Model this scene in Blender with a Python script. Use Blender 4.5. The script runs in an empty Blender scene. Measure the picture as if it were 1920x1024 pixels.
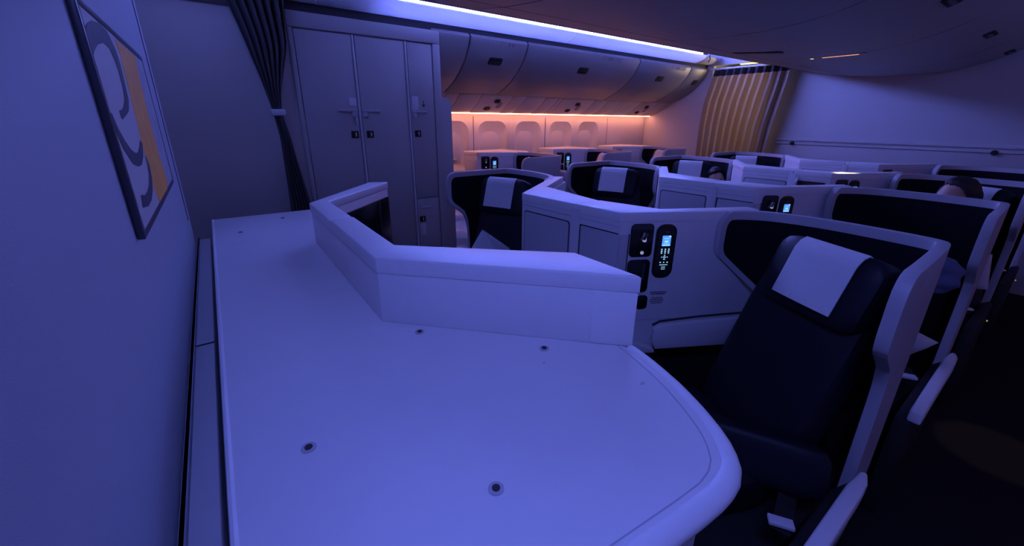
import bpy, bmesh, math, random
from mathutils import Vector, Matrix, noise
random.seed(4)
S = bpy.context.scene
COL = S.collection

# ------------------------------------------------------------ camera, world, exposure
YAW, PITCH, ROLL, CZ = 0.6296010377, 0.3228477251, 0.0072935523, 1.515
FPX, PPY = 750.0, 476.76
def camera():
    cd = bpy.data.cameras.new('camera'); co = bpy.data.objects.new('camera', cd); COL.objects.link(co)
    fw = Vector((math.sin(YAW)*math.cos(PITCH), math.cos(YAW)*math.cos(PITCH), -math.sin(PITCH)))
    r = Vector((math.cos(YAW), -math.sin(YAW), 0)); u = r.cross(fw)
    r2 = r*math.cos(ROLL)+u*math.sin(ROLL); u2 = -r*math.sin(ROLL)+u*math.cos(ROLL)
    m = Matrix((r2, u2, -fw)).transposed().to_4x4(); m.translation = Vector((0, 0, CZ))
    co.matrix_world = m
    cd.sensor_fit = 'HORIZONTAL'; cd.sensor_width = 36; cd.lens = FPX/1920*36
    cd.shift_y = -(512-PPY)/1920; cd.clip_start = .01
    S.camera = co
camera()
W = bpy.data.worlds.new('world'); S.world = W; W.use_nodes = True
W.node_tree.nodes['Background'].inputs[0].default_value = (.1, .1, .35, 1)
W.node_tree.nodes['Background'].inputs[1].default_value = .02
vs = S.view_settings
S.display_settings.display_device = 'sRGB'
vs.view_transform = 'Standard'; vs.look = 'None'; vs.gamma = 1; vs.use_curve_mapping = False
vs.exposure = 0.06
# light strengths (all are fixtures of the cabin)
BLUE = (.165, .212, 1.0)
COVE = 88.0            # visible cove strip over the far bins
AISLE_LAMP = 29.0      # aisle ceiling lamp at the near end of the front bulkhead
FAR_LAMP = 10.5        # the dimmer one at its far end
NEAR_COVE = 4.5         # the strip over the near aisle is dimmed
ORANGE = (1.0, .33, .2)
SILL = 19.0             # sidewall wash strip
SILL_NEAR = 2.4
YELLOW = (1.0, .72, .22)
def area(name, loc, rot, sx, sy, energy, col):
    l = bpy.data.lights.new(name, 'AREA'); l.shape = 'RECTANGLE'; l.size = sx; l.size_y = sy; l.energy = energy; l.color = col
    o = bpy.data.objects.new(name, l); COL.objects.link(o); o.location = loc; o.rotation_euler = rot; return o
def spot(name, loc, target, energy, col, ang, blend=.4, rad=.02):
    l = bpy.data.lights.new(name, 'SPOT'); l.energy = energy; l.color = col; l.spot_size = ang; l.spot_blend = blend; l.shadow_soft_size = rad
    o = bpy.data.objects.new(name, l); COL.objects.link(o); o.location = loc
    o.rotation_euler = (Vector(target)-Vector(loc)).to_track_quat('-Z', 'Y').to_euler(); return o

# ------------------------------------------------------------ materials
def mat(name, col, rough=.5, metal=0., noise_amt=.06, nscale=60, bump=0., bscale=400, emit=None, estr=0., trans=0., spec=.5):
    m = bpy.data.materials.new(name); m.use_nodes = True; nt = m.node_tree; n = nt.nodes; L = nt.links
    b = n['Principled BSDF']; b.inputs['Roughness'].default_value = rough; b.inputs['Metallic'].default_value = metal
    b.inputs['Specular IOR Level'].default_value = spec
    tc = n.new('ShaderNodeTexCoord')
    nz = n.new('ShaderNodeTexNoise'); nz.inputs['Scale'].default_value = nscale; nz.inputs['Detail'].default_value = 4
    L.new(tc.outputs['Object'], nz.inputs['Vector'])
    mx = n.new('ShaderNodeMix'); mx.data_type = 'RGBA'
    c = Vector(col)
    mx.inputs['A'].default_value = (*[max(0, x*(1-noise_amt)) for x in c], 1)
    mx.inputs['B'].default_value = (*[min(1, x*(1+noise_amt)) for x in c], 1)
    L.new(nz.outputs['Fac'], mx.inputs['Factor']); L.new(mx.outputs['Result'], b.inputs['Base Color'])
    if bump:
        n2 = n.new('ShaderNodeTexNoise'); n2.inputs['Scale'].default_value = bscale
        L.new(tc.outputs['Object'], n2.inputs['Vector'])
        bp = n.new('ShaderNodeBump'); bp.inputs['Strength'].default_value = bump; bp.inputs['Distance'].default_value = .002
        L.new(n2.outputs['Fac'], bp.inputs['Height']); L.new(bp.outputs['Normal'], b.inputs['Normal'])
    if emit:
        b.inputs['Emission Color'].default_value = (*emit, 1); b.inputs['Emission Strength'].default_value = estr
    if trans:
        t = n.new('ShaderNodeBsdfTranslucent'); L.new(mx.outputs['Result'], t.inputs['Color'])
        ms = n.new('ShaderNodeMixShader'); ms.inputs[0].default_value = trans
        L.new(b.outputs[0], ms.inputs[1]); L.new(t.outputs[0], ms.inputs[2]); L.new(ms.outputs[0], n['Material Output'].inputs[0])
    return m
M = {}
M['white'] = mat('white_laminate', (.74, .74, .76), .42, bump=.15, bscale=900, noise_amt=.03, nscale=14)
M['cap'] = mat('pale_cap', (.76, .76, .78), .4, bump=.12, bscale=900, noise_amt=.03)
M['wall'] = mat('wall_vinyl', (.56, .56, .58), .6, bump=.2, bscale=700, noise_amt=.03, nscale=20)
M['wallfront'] = mat('front_wall_vinyl', (.35, .38, .43), .6, bump=.2, bscale=700, noise_amt=.03, nscale=20)
M['wallgrey'] = mat('grey_wall_vinyl', (.46, .43, .41), .6, bump=.2, bscale=700, noise_amt=.04, nscale=20)
M['shell'] = mat('shell_grey', (.46, .45, .49), .45, bump=.15, bscale=900, noise_amt=.04)
M['panel'] = mat('console_grey', (.62, .62, .65), .5, bump=.15, bscale=900, noise_amt=.04)
M['door'] = mat('console_door_grey', (.45, .46, .5), .55, bump=.2, bscale=800, noise_amt=.05)
M['closet'] = mat('closet_grey', (.40, .385, .38), .5, bump=.12, bscale=900, noise_amt=.03)
M['seam'] = mat('dark_seam', (.03, .03, .035), .7)
M['navy'] = mat('navy_leather', (.007, .008, .016), .52, bump=.2, bscale=260, noise_amt=.2, spec=.3)
M['lining'] = mat('navy_lining_fabric', (.006, .006, .011), .85, bump=.4, bscale=700, noise_amt=.25, spec=.2)
M['valance'] = mat('valance_translucent', (.9, .9, .92), .45, noise_amt=.02, trans=.21)  # translucency added so the strip behind brightens the valance
M['wallrear'] = mat('rear_wall_vinyl', (.47, .48, .49), .6, bump=.2, bscale=700, noise_amt=.03)
M['navywall'] = mat('navy_side_wall', (.06, .06, .09), .8)
M['linen'] = mat('white_linen', (.68, .68, .7), .8, bump=.5, bscale=900, noise_amt=.04)
M['duvet'] = mat('beige_duvet', (.85, .8, .76), .85, bump=.5, bscale=500)
M['black'] = mat('black_gloss', (.006, .006, .007), .22)
M['blackmatte'] = mat('black_matte', (.012, .012, .014), .6)
M['metal'] = mat('brushed_metal', (.6, .6, .62), .3, 1.0)
M['carpet'] = mat('dark_carpet', (.02, .019, .021), .95, bump=.8, bscale=500, noise_amt=.4, nscale=200, spec=.1)
M['ceil'] = mat('ceiling_panel', (.40, .385, .37), .5, bump=.1, noise_amt=.04, nscale=4)
M['psu'] = mat('service_panel_white', (.5, .48, .48), .45, noise_amt=.03)
M['bin'] = mat('bin_white', (.27, .26, .265), .42, bump=.1, bscale=700, noise_amt=.03)
M['gold'] = mat('tan_curtain', (.62, .52, .40), .85, bump=.5, bscale=600, trans=.5, noise_amt=.1)
M['greycurtain'] = mat('grey_curtain', (.085, .08, .085), .9, bump=.5, bscale=600, noise_amt=.15)
M['band'] = mat('curtain_header_mesh', (.05, .045, .06), .9)
M['frame'] = mat('dark_picture_frame', (.035, .035, .05), .35)
M['skin'] = mat('skin', (.5, .29, .2), .5, bump=.2, bscale=300, noise_amt=.08)
M['hair'] = mat('dark_hair', (.01, .008, .007), .55, bump=.9, bscale=150)
M['shirt'] = mat('charcoal_shirt', (.02, .02, .024), .9, bump=.4)
M['trousers'] = mat('dark_trousers', (.025, .025, .035), .9, bump=.4)
M['bluecloth'] = mat('blue_cloth', (.1, .11, .2), .9, bump=.5)
M['brown'] = mat('brown_cupboard_lining', (.06, .025, .012), .8)
M['led'] = mat('cove_led', (.8, .8, .8), .5, emit=BLUE, estr=COVE)
M['aislelamp'] = mat('aisle_lamp_diffuser', (.8, .8, .8), .5, emit=BLUE, estr=AISLE_LAMP)
M['orange'] = mat('sidewall_wash_led', (.8, .8, .8), .5, emit=ORANGE, estr=SILL)
M['orangedim'] = mat('dimmed_wash_led', (.8, .8, .8), .5, emit=ORANGE, estr=SILL_NEAR)
M['yellow'] = mat('warm_ceiling_lamp', (.8, .8, .8), .5, emit=YELLOW, estr=1.8)
M['amber'] = mat('amber_streak_glow', (.8, .8, .8), .5, emit=(1, .42, .2), estr=.9)  # glow colour of the orange light streak on the belly
M['screen'] = mat('blue_screen', (.02, .02, .02), .3, emit=(.08, .30, 1.0), estr=1.1)
M['screenlit'] = mat('pale_screen_lines', (.02, .02, .02), .3, emit=(.35, .68, 1.0), estr=1.2)
M['button'] = mat('lit_buttons', (.05, .05, .05), .3, emit=(.35, .7, 1.0), estr=.9)
M['chip'] = mat('pale_light', (.7, .7, .8), .3, emit=(.6, .62, 1.0), estr=.35)
M['green'] = mat('green_pilot_lamp', (.1, .3, .1), .3, emit=(.4, .6, .1), estr=.5)
M['pinkled'] = mat('red_print', (.25, .05, .04), .6)
M['ink'] = mat('dark_ink', (.05, .05, .06), .7)
M['placard'] = mat('placard_grey', (.6, .6, .63), .5)

def artwork():
    m = bpy.data.materials.new('abstract_painting'); m.use_nodes = True; nt = m.node_tree; n = nt.nodes; L = nt.links
    b = n['Principled BSDF']; b.inputs['Roughness'].default_value = .5
    tc = n.new('ShaderNodeTexCoord'); nz = n.new('ShaderNodeTexNoise'); nz.inputs['Scale'].default_value = 22; nz.inputs['Detail'].default_value = 6
    L.new(tc.outputs['Object'], nz.inputs['Vector'])
    cr = n.new('ShaderNodeValToRGB'); L.new(nz.outputs['Fac'], cr.inputs[0])
    cr.color_ramp.elements[0].position = .42; cr.color_ramp.elements[0].color = (.42, .42, .44, 1)
    cr.color_ramp.elements[1].position = .7; cr.color_ramp.elements[1].color = (.28, .3, .38, 1)
    L.new(cr.outputs[0], b.inputs['Base Color']); return m
M['art'] = artwork()
M['artwhite'] = mat('art_white', (.48, .46, .44), .6)
M['artblack'] = mat('art_black_brush', (.02, .02, .045), .6, noise_amt=.5, nscale=90)
M['artorange'] = mat('art_orange', (.95, .34, .03), .6, noise_amt=.35, nscale=25)

# ------------------------------------------------------------ mesh helpers
def bm_new(): return bmesh.new()
def prism(pts, z0, z1, bev=0., seg=2, bm=None, axis='z'):
    """polygon pts extruded; axis z: (x,y) plan; axis x: (y,z) profile along x; axis y: (x,z) profile along y"""
    own = bm_new()
    def P(a, b, c):
        return {'z': (a, b, c), 'x': (c, a, b), 'y': (a, c, b)}[axis]
    lo = [own.verts.new(P(a, b, z0)) for a, b in pts]; hi = [own.verts.new(P(a, b, z1)) for a, b in pts]
    own.faces.new(lo); own.faces.new(hi)
    k = len(pts)
    for i in range(k): own.faces.new((lo[i], lo[(i+1) % k], hi[(i+1) % k], hi[i]))
    bmesh.ops.recalc_face_normals(own, faces=own.faces)
    if bev:
        ed = [e for e in own.edges if len(e.link_faces) == 2 and e.calc_face_angle() > .5]
        bmesh.ops.bevel(own, geom=ed, offset=bev, segments=seg, affect='EDGES', profile=.5, clamp_overlap=True)
    return merge(bm, own)
def merge(bm, own):
    if bm is None: return own
    me = bpy.data.meshes.new('tmp'); own.to_mesh(me); own.free(); bm.from_mesh(me); bpy.data.meshes.remove(me); return bm
def rbox(c, s, bev=.005, seg=2, rot=None, bm=None):
    own = bm_new(); bmesh.ops.create_cube(own, size=1)
    for v in own.verts: v.co = Vector((v.co.x*s[0], v.co.y*s[1], v.co.z*s[2]))
    if bev: bmesh.ops.bevel(own, geom=own.edges[:], offset=min(bev, min(s)*.49), segments=seg, affect='EDGES', profile=.5, clamp_overlap=True)
    mt = Matrix.Translation(Vector(c))
    if rot is not None: mt = mt @ rot.to_4x4()
    own.transform(mt)
    return merge(bm, own)
def basis(u, v, w): return Matrix((Vector(u), Vector(v), Vector(w))).transposed()
def cyl(c, r, h, seg=16, rot=None, bm=None, r2=None):
    own = bm_new(); bmesh.ops.create_cone(own, cap_ends=True, segments=seg, radius1=r, radius2=r if r2 is None else r2, depth=h)
    mt = Matrix.Translation(Vector(c))
    if rot is not None: mt = mt @ rot.to_4x4()
    own.transform(mt); return merge(bm, own)
def rrect(w, h, r, n=4):
    out = []
    for cx, cy, a0 in ((w/2-r, h/2-r, 0), (-w/2+r, h/2-r, 90), (-w/2+r, -h/2+r, 180), (w/2-r, -h/2+r, 270)):
        for i in range(n+1):
            a = math.radians(a0+90*i/n); out.append((cx+r*math.cos(a), cy+r*math.sin(a)))
    return out
def plate(o, u, v, w, W_, H_, r, t0, t1, bm=None, bev=0):
    """rounded plate centred at o in plane u,v thick along w from t0 to t1"""
    own = prism(rrect(W_, H_, r), t0, t1, bev)
    own.transform(Matrix.Translation(Vector(o)) @ basis(u, v, w).to_4x4())
    bmesh.ops.recalc_face_normals(own, faces=own.faces)
    return merge(bm, own)
def sheet(rows, thick=0, close=False):
    """grid of points -> sheet"""
    bm = bm_new(); V = [[bm.verts.new(p) for p in r] for r in rows]
    for i in range(len(V)-1):
        for j in range(len(V[0])-1): bm.faces.new((V[i][j], V[i+1][j], V[i+1][j+1], V[i][j+1]))
    bmesh.ops.recalc_face_normals(bm, faces=bm.faces)
    if thick:
        bmesh.ops.solidify(bm, geom=bm.faces[:], thickness=thick)
    return bm
def tube(path, rad, seg=10, bm=None):
    own = bm_new(); rings = []
    pts = [Vector(p) for p in path]; up = Vector((0, 0, 1))
    for i, p in enumerate(pts):
        d = (pts[min(i+1, len(pts)-1)]-pts[max(i-1, 0)]).normalized()
        a = d.cross(up)
        if a.length < 1e-3: a = d.cross(Vector((1, 0, 0)))
        a.normalize(); b = d.cross(a)
        r = rad[i] if isinstance(rad, (list, tuple)) else rad
        rings.append([own.verts.new(p+a*r*math.cos(2*math.pi*k/seg)+b*r*math.sin(2*math.pi*k/seg)) for k in range(seg)])
    for i in range(len(rings)-1):
        for k in range(seg): own.faces.new((rings[i][k], rings[i][(k+1) % seg], rings[i+1][(k+1) % seg], rings[i+1][k]))
    own.faces.new(rings[0]); own.faces.new(rings[-1])
    bmesh.ops.recalc_face_normals(own, faces=own.faces)
    return merge(bm, own)
CY = 1.345
MIR = False
def flip(bm):
    for v in bm.verts: v.co.y = 2*CY-v.co.y
    bmesh.ops.reverse_faces(bm, faces=bm.faces)
def mesh_obj(name, bm, m, smooth=True, ang=.6):
    if MIR: flip(bm)
    me = bpy.data.meshes.new(name); bm.to_mesh(me); bm.free()
    me.materials.append(m)
    if smooth:
        me.polygons.foreach_set('use_smooth', [True]*len(me.polygons))
        try: me.set_sharp_from_angle(angle=ang)
        except Exception: pass
    o = bpy.data.objects.new(name, me); COL.objects.link(o); return o
def tag(o, label, cat, group=None):
    o['label'] = label; o['category'] = cat
    if group: o['group'] = group
    return o
def thing(name, label, cat, loc=(0, 0, 0), group=None):
    o = bpy.data.objects.new(name, None); COL.objects.link(o); o.empty_display_size = .05
    y = 2*CY-loc[1] if MIR else loc[1]
    o.location = (loc[0], y, loc[2]); return tag(o, label, cat, group)
def wloc(p):
    v = Vector(p.location)
    while p.parent: p = p.parent; v += Vector(p.location)
    return v
def part(name, bm, m, parent, label=None, ang=.6):
    o = mesh_obj(name, bm, m, ang=ang); off = wloc(parent)
    o.data.transform(Matrix.Translation(-off)); o.parent = parent
    if label: o['label'] = label
    return o
def struct(name, bm, m, parent=None, ang=.6):
    o = mesh_obj(name, bm, m, ang=ang)
    if parent: o.parent = parent
    else: o['kind'] = 'structure'
    return o
def solo(name, bm, m, label, cat, group=None, ang=.6): return tag(mesh_obj(name, bm, m, ang=ang), label, cat, group)
def dup(root, d, label, skip=()):
    r = root.copy(); COL.objects.link(r); r.location = Vector(root.location)+Vector(d); r['label'] = label
    def rec(src, dst):
        for ch in list(src.children):
            if ch.name.split('.')[0] in skip: continue
            c = ch.copy(); COL.objects.link(c); c.parent = dst; rec(ch, c)
    rec(root, r); return r
def text_bm(txt, size, o, u, v, w, depth=.0006):
    cu = bpy.data.curves.new('t', 'FONT'); cu.body = txt; cu.size = size; cu.align_x = 'CENTER'; cu.align_y = 'CENTER'; cu.extrude = depth; cu.resolution_u = 2
    ob = bpy.data.objects.new('t', cu); COL.objects.link(ob)
    dg = bpy.context.evaluated_depsgraph_get(); dg.update()
    me = bpy.data.meshes.new_from_object(ob.evaluated_get(dg)); bpy.data.objects.remove(ob); bpy.data.curves.remove(cu)
    bm = bm_new(); bm.from_mesh(me); bpy.data.meshes.remove(me)
    bm.transform(Matrix.Translation(Vector(o)) @ basis(u, v, w).to_4x4()); return bm
def lerp(a, b, t): return a+(b-a)*t
def interp(tab, x):
    if x <= tab[0][0]: return tab[0][1]
    for (x0, y0), (x1, y1) in zip(tab, tab[1:]):
        if x <= x1: return lerp(y0, y1, (x-x0)/(x1-x0) if x1 > x0 else 0)
    return tab[-1][1]
def resample(pts, n):
    P = [Vector(p) for p in pts]; d = [0]
    for a, b in zip(P, P[1:]): d.append(d[-1]+(b-a).length)
    out = []
    for i in range(n):
        s = d[-1]*i/(n-1); k = 0
        while k < len(d)-2 and d[k+1] < s: k += 1
        out.append(P[k].lerp(P[k+1], (s-d[k])/max(1e-9, d[k+1]-d[k])))
    return out
X, Y, Z = Vector((1, 0, 0)), Vector((0, 1, 0)), Vector((0, 0, 1))
P_ROW = 1.15
XB = 5.85       # rear bulkhead plane
WX = -.14       # front bulkhead plane

# ============================================================ SETTING
struct('floor', rbox((2.6, 1.35, -.03), (7.6, 6.4, .06), 0), M['carpet'])
# front bulkhead (picture wall): upper skin, lower skin proud of it
fw_ = struct('wall_front', rbox((WX-.02, 1.155, 1.25), (.04, 2.25, 2.5), .004), M['wallfront'])
b = rbox((WX+.004, 1.155, .45), (.012, 2.25, 1.0), .003); struct('trim_1', b, M['wallfront'])
# ledge behind the counter
b = rbox((-.115, 1.25, .91), (.05, 2.44, .06), .006); t2 = struct('trim_2', b, M['wall'])
struct('joint', rbox((-.112, 1.24, .941), (.05, .004, .003), 0), M['seam'], t2)
struct('groove', rbox((-.136, 1.25, .93), (.006, 2.44, .04), 0), M['seam'], t2)
# vertical panel joint of the front wall
struct('panel_joint', rbox((WX+.0005, 2.16, 1.75), (.003, .005, 1.3), 0), M['seam'], fw_)
# far lavatory wall beside the closet, across the far aisle
struct('wall_left', rbox((-.35, 3.23, 1.13), (1.75, .06, 2.26), .004), M['wallgrey'])
struct('trim_3', prism([(3.19, 2.15), (3.2, 2.26), (3.05, 2.34), (3.02, 2.30)], -1.2, .52, .006, axis='x'), M['bin'])
# near aisle wall, behind the camera, and the closing wall of the forward entry
struct('wall_right', rbox((2.4, -1.63, 1.25), (7.6, .06, 2.5), 0), M['wall'])
struct('wall_entry', rbox((-1.25, 1.35, 1.25), (.06, 6.2, 2.6), 0), M['wallgrey'])
# rear bulkhead
rb = struct('wall_back', rbox((XB+.04, 1.22, 1.25), (.06, 2.62, 2.6), .004), M['wallrear'])
struct('wall_back_far', rbox((XB+.04, 3.90, 1.25), (.06, 1.2, 2.6), .004), M['wall'])
b = prism([(XB+.01, 1.335), (XB-.012, 1.333), (XB-.03, 1.318), (XB-.03, 1.304), (XB-.012, 1.298), (XB-.006, 1.292), (XB-.024, 1.282), (XB-.024, 1.262), (XB-.008, 1.252), (XB+.01, 1.25)], .0, 2.32, 0, axis='y')
t4 = struct('trim_4', b, M['wallrear'], ang=.3)
b = prism([(XB+.01, 1.32), (XB-.008, 1.315), (XB-.008, 1.04), (XB+.01, 1.035)], .05, 2.25, .003, axis='y'); struct('trim_5', b, M['wallrear'])
b = bm_new()
for yy, zz in ((2.12, 1.272), (.46, 1.262)):
    b = cyl((XB-.03, yy, zz-.0), .024, .012, 18, Matrix.Rotation(math.pi/2, 3, 'Y'), b)
    b = cyl((XB-.038, yy, zz-.0), .012, .012, 12, Matrix.Rotation(math.pi/2, 3, 'Y'), b)
struct('bolt_cap', b, M['blackmatte'], t4)
struct('wall_next', rbox((7.4, 1.35, 1.25), (.06, 6.2, 2.6), 0), M['wallgrey'])
# ceiling vault
prof = [(-1.6, 2.45), (-.9, 2.62), (0, 2.66), (.4, 2.62), (2.3, 2.62), (2.6, 2.60), (3.1, 2.56), (3.4, 2.46), (3.6, 2.3)]
ck = [[(xx, y, z) for y, z in prof] for xx in (-1.25, 7.4)]
struct('ceiling', sheet(ck, .03), M['bin'])

# ---- sidewall with window reveals (far side)
WY = 4.33
WIN = [2.30, 2.86, 3.42, 4.0, 4.55]
def sidewall():
    def yw(z): return WY+.0+interp([(0, -.06), (.7, .03), (1.1, .03), (1.35, .03), (1.65, .02)], z)
    x0, x1 = 1.68, 5.88
    xs = [x0]; seams = []
    for i, w in enumerate(WIN): xs += [w-.2, w+.2]
    xs.append(x1)
    rows = []
    zs = [0, .4, .7, .9, 1.0, 1.1, 1.2, 1.3, 1.4, 1.5, 1.58, 1.65]
    def arch(w2, za, zb, rr, n=10):
        q = [(-w2, za)]
        for k in range(n+1):
            a_ = math.pi-math.pi/2*k/n; q.append((-w2+rr+rr*math.cos(a_), zb-rr+rr*math.sin(a_)))
        for k in range(n+1):
            a_ = math.pi/2-math.pi/2*k/n; q.append((w2-rr+rr*math.cos(a_), zb-rr+rr*math.sin(a_)))
        q.append((w2, za)); return q
    WL = 4.35
    yw = lambda z: WL
    A_, B_, C_, D_ = arch(.215, .93, 1.505, .13), arch(.205, .945, 1.492, .12), arch(.150, .99, 1.40, .11), arch(.125, 1.01, 1.375, .09)
    wb = bm_new()
    def loop(pts):
        vv = [wb.verts.new((x, WL, z)) for x, z in pts]
        for k in range(len(vv)): wb.edges.new((vv[k], vv[(k+1) % len(vv)]))
    loop([(x0, 0), (x1, 0), (x1, 1.65), (x0, 1.65)])
    for w in WIN: loop([(w+a_, z) for a_, z in A_])
    bmesh.ops.triangle_fill(wb, edges=wb.edges[:], use_beauty=True)
    bmesh.ops.recalc_face_normals(wb, faces=wb.faces)
    root = struct('wall_far', wb, M['wall'])
    for i, w in enumerate(WIN):
        rows = [[(w+a_, WL+dy, z) for a_, z in q] for q, dy in ((A_, 0), (B_, .012), (C_, .075), (D_, .08))]
        rows = [r_+[r_[0]] for r_ in rows]
        fo = struct('window_%d' % (i+1), sheet(rows), M['wall'], ang=1.0)
        own = bm_new(); vsx = [own.verts.new((w+a_, WL+.079, z)) for a_, z in arch(.13, 1.005, 1.38, .09)]; own.faces.new(vsx)
        bmesh.ops.recalc_face_normals(own, faces=own.faces)
        struct('window_shade', own, M['wall'], fo)
        struct('shade_grip', rbox((w, WL+.072, 1.06), (.16, .012, .02), .004), M['panel'], fo)
    for i, sx in enumerate((2.58, 3.14, 3.71, 4.28, 4.95)):
        struct('panel_seam', sheet([[(sx+a, yw(z)-.003, z) for z in (.5, 1.0, 1.3, 1.56)] for a in (-.004, .004)]), M['seam'] if i % 2 == 0 else M['panel'], root)
sidewall()
# sidewall wash: strip lamp tucked at the foot of the service panels
solo('wash_lamp', prism([(4.232, 1.588), (4.262, 1.588), (4.262, 1.60), (4.232, 1.60)], 1.72, 5.82, 0, axis='x'), M['orange'],
     'long orange wash lamp tucked between service panels and window wall', 'lamp')

solo('wash_lamp', prism([(2*CY-4.262, 1.588), (2*CY-4.232, 1.588), (2*CY-4.232, 1.60), (2*CY-4.262, 1.60)], 1.2, 5.82, 0, axis='x'), M['orangedim'],
     'long dimmed orange wash lamp along the near window wall behind the camera', 'lamp')
# ---- overhead bins, far side
BP = [(3.37, 2.226), (3.356, 2.222), (3.349, 2.21), (3.354, 2.185), (3.375, 2.14), (3.412, 2.081), (3.47, 2.015), (3.54, 1.955), (3.629, 1.892), (3.75, 1.832), (3.87, 1.785), (3.905, 1.778)]
def binprof(t):
    q = resample([(a, b, 0) for a, b in BP], 41); k = min(39, int(t*40)); return q[k].lerp(q[k+1], t*40-k)
BINS = [(1.62, 1.975, None), (1.99, 2.61, '21 K'), (2.625, 4.315, '22 K'), (4.33, 5.40, '23 K'), (5.415, 5.845, None)]
LAT = [None, 2.30, 3.46, 4.86, 5.67]
LBL = [None, 2.42, 3.80, 5.10, None]
for i, (a, c, lab) in enumerate(BINS):
    words = ['narrow overhead bin half hidden behind the grey closet', 'overhead bin next to the closet end with a square dark latch', 'longest overhead bin over the windows with a dark latch', 'overhead bin second from the rear bulkhead with dark latch', 'short overhead bin against the rear bulkhead'][i]
    r = thing('overhead_bin', words, 'bin', ((a+c)/2, 3.9, 1.78), 'overhead bins over the windows')
    outer = [(p[0], p[1]) for p in resample([(y, z, 0) for y, z in BP], 22)]
    inner = [(y+.03, z+.012) for y, z in reversed(outer)]
    part('bin_door', prism(outer+inner, a, c, .006, axis='x'), M['bin'], r)
    part('bin_body', prism([(3.40, 2.225), (3.45, 2.10), (3.66, 1.93), (3.9, 1.80), (4.25, 1.85), (4.25, 2.225)], a+.002, c-.002, 0, axis='x'), M['seam'], r)
    if LAT[i]:
        p0 = binprof(.30); p1 = binprof(.34); d = Vector((0, p1.x-p0.x, p1.y-p0.y)).normalized(); nrm = Vector((0, d.z, -d.y))
        if nrm.y > 0: nrm = -nrm
        o = Vector((LAT[i], p0.x, p0.y))
        lt = part('latch', plate(o, X, -d, nrm, .15 if i < 4 else .11, .075, .02, -.004, .004, bev=.0015), M['blackmatte'], r)
        part('latch_lever', plate(o+d*.014, X, -d, nrm, .11 if i < 4 else .08, .026, .006, .002, .008), M['frame'], lt)
    if lab:
        p0 = binprof(.085); p1 = binprof(.1); d = Vector((0, p1.x-p0.x, p1.y-p0.y)).normalized(); nrm = Vector((0, d.z, -d.y))
        if nrm.y > 0: nrm = -nrm
        o = Vector((LBL[i], p0.x, p0.y))
        pl = part('number_plate', plate(o+X*.03, X, -d, nrm, .3, .05, .006, -.002, .0025), M['bin'], r)
        part('number_text', text_bm(lab, .036, o+nrm*.003, X, -d, nrm), M['ink'], pl)
# ---- fascia (cove valance) above the bins
FP = [(3.39, 2.268), (3.34, 2.264), (3.27, 2.278), (3.215, 2.302), (3.19, 2.332), (3.20, 2.345), (3.225, 2.34), (3.25, 2.318), (3.30, 2.30), (3.39, 2.285)]
for i, (a, c) in enumerate(((-1.2, .745), (.749, 3.085), (3.089, 5.46))):
    words = ['pale cove valance section over the lavatory wall', 'pale cove valance section over the closet and first bins', 'pale cove valance section over the long bins'][i]
    r = thing('cove_valance', words, 'valance', ((a+c)/2, 3.3, 2.25), 'cove valances over the bins')
    part('valance_panel', prism(FP, a, c, .002, axis='x'), M['valance'], r)
    if c > 1: part('light_strip', prism([(3.245, 2.338), (3.285, 2.35), (3.275, 2.43), (3.235, 2.43)], max(a, 1.18)+.01, c-.02, 0, axis='x'), M['led'], r)
solo('cove_end_cap', prism(FP+[], 5.465, 5.84, .004, axis='x'), M['white'], 'plain pale valance end piece at the rear bulkhead', 'valance')
solo('loose_cable', tube([(5.44, 3.20, 2.42), (5.47, 3.17, 2.39), (5.5, 3.18, 2.34), (5.58, 3.21, 2.31), (5.62, 3.25, 2.28)], .007), M['bluecloth'], 'dark thin cable curling over the end of the cove valance', 'cable')
struct('light_block', prism([(3.374, 2.16), (3.40, 2.16), (3.40, 2.40), (3.374, 2.36)], -1.2, 5.84, 0, axis='x'), M['seam'])  # dark strip added to stop cove light leaking, darkens the gap
struct('trim_7', rbox((5.86, 2.86, 2.43), (.05, 1.10, .36), .004), M['wall'])
# ---- service panels under the bins
SP = [(3.91, 1.776), (3.95, 1.748), (4.01, 1.70), (4.09, 1.652), (4.19, 1.608), (4.23, 1.594)]
cuts = [1.70, 1.84, 2.02, 2.17, 2.45, 2.86, 3.05, 3.35, 3.55, 3.62, 4.2, 4.45, 4.72, 4.80, 5.15, 5.55, 5.84]
for i, (a, c) in enumerate(zip(cuts, cuts[1:])):
    has = {2.45: 'first', 3.62: 'middle', 5.15: 'rearmost'}.get(a)
    lab = ('%s service panel with dark reading lights under the bins' % has) if has else '%s plain service panel counted from the closet, under the bins' % ['first', 'second', 'third', 'fourth', '-', 'fifth', 'sixth', 'seventh', 'eighth', '-', 'ninth', 'tenth', 'eleventh', 'twelfth', '-', 'last'][i]
    r = thing('service_panel', lab, 'panel', ((a+c)/2, 4.05, 1.6), 'service panels under the bins')
    outer = SP; inner = [(y+.012, z+.016) for y, z in reversed(SP)]
    part('panel_skin', prism(outer+inner, a+.003, c-.003, .002, axis='x'), M['psu'], r)
    if has:
        m_ = (a+c)/2
        for yy, zz, dx in ((3.985, 1.718, .03), (4.10, 1.645, -.04)):
            d = Vector((0, .8, -.6)); nn = Vector((0, -.6, -.8))
            sl = part('reading_light', plate((m_+dx, yy, zz), X, d, nn, .075, .055, .02, -.004, .008, bev=.002), M['blackmatte'], r)
            part('lens', cyl(Vector((m_+dx, yy, zz))+nn*.009, .016, .006, 14, nn.to_track_quat('Z', 'Y').to_matrix()), M['black'], sl)
        part('call_button', plate((m_+.09, 4.04, 1.682), X, Vector((0, .8, -.6)), Vector((0, -.6, -.8)), .05, .1, .008, -.003, .006), M['bin'], r)
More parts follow.
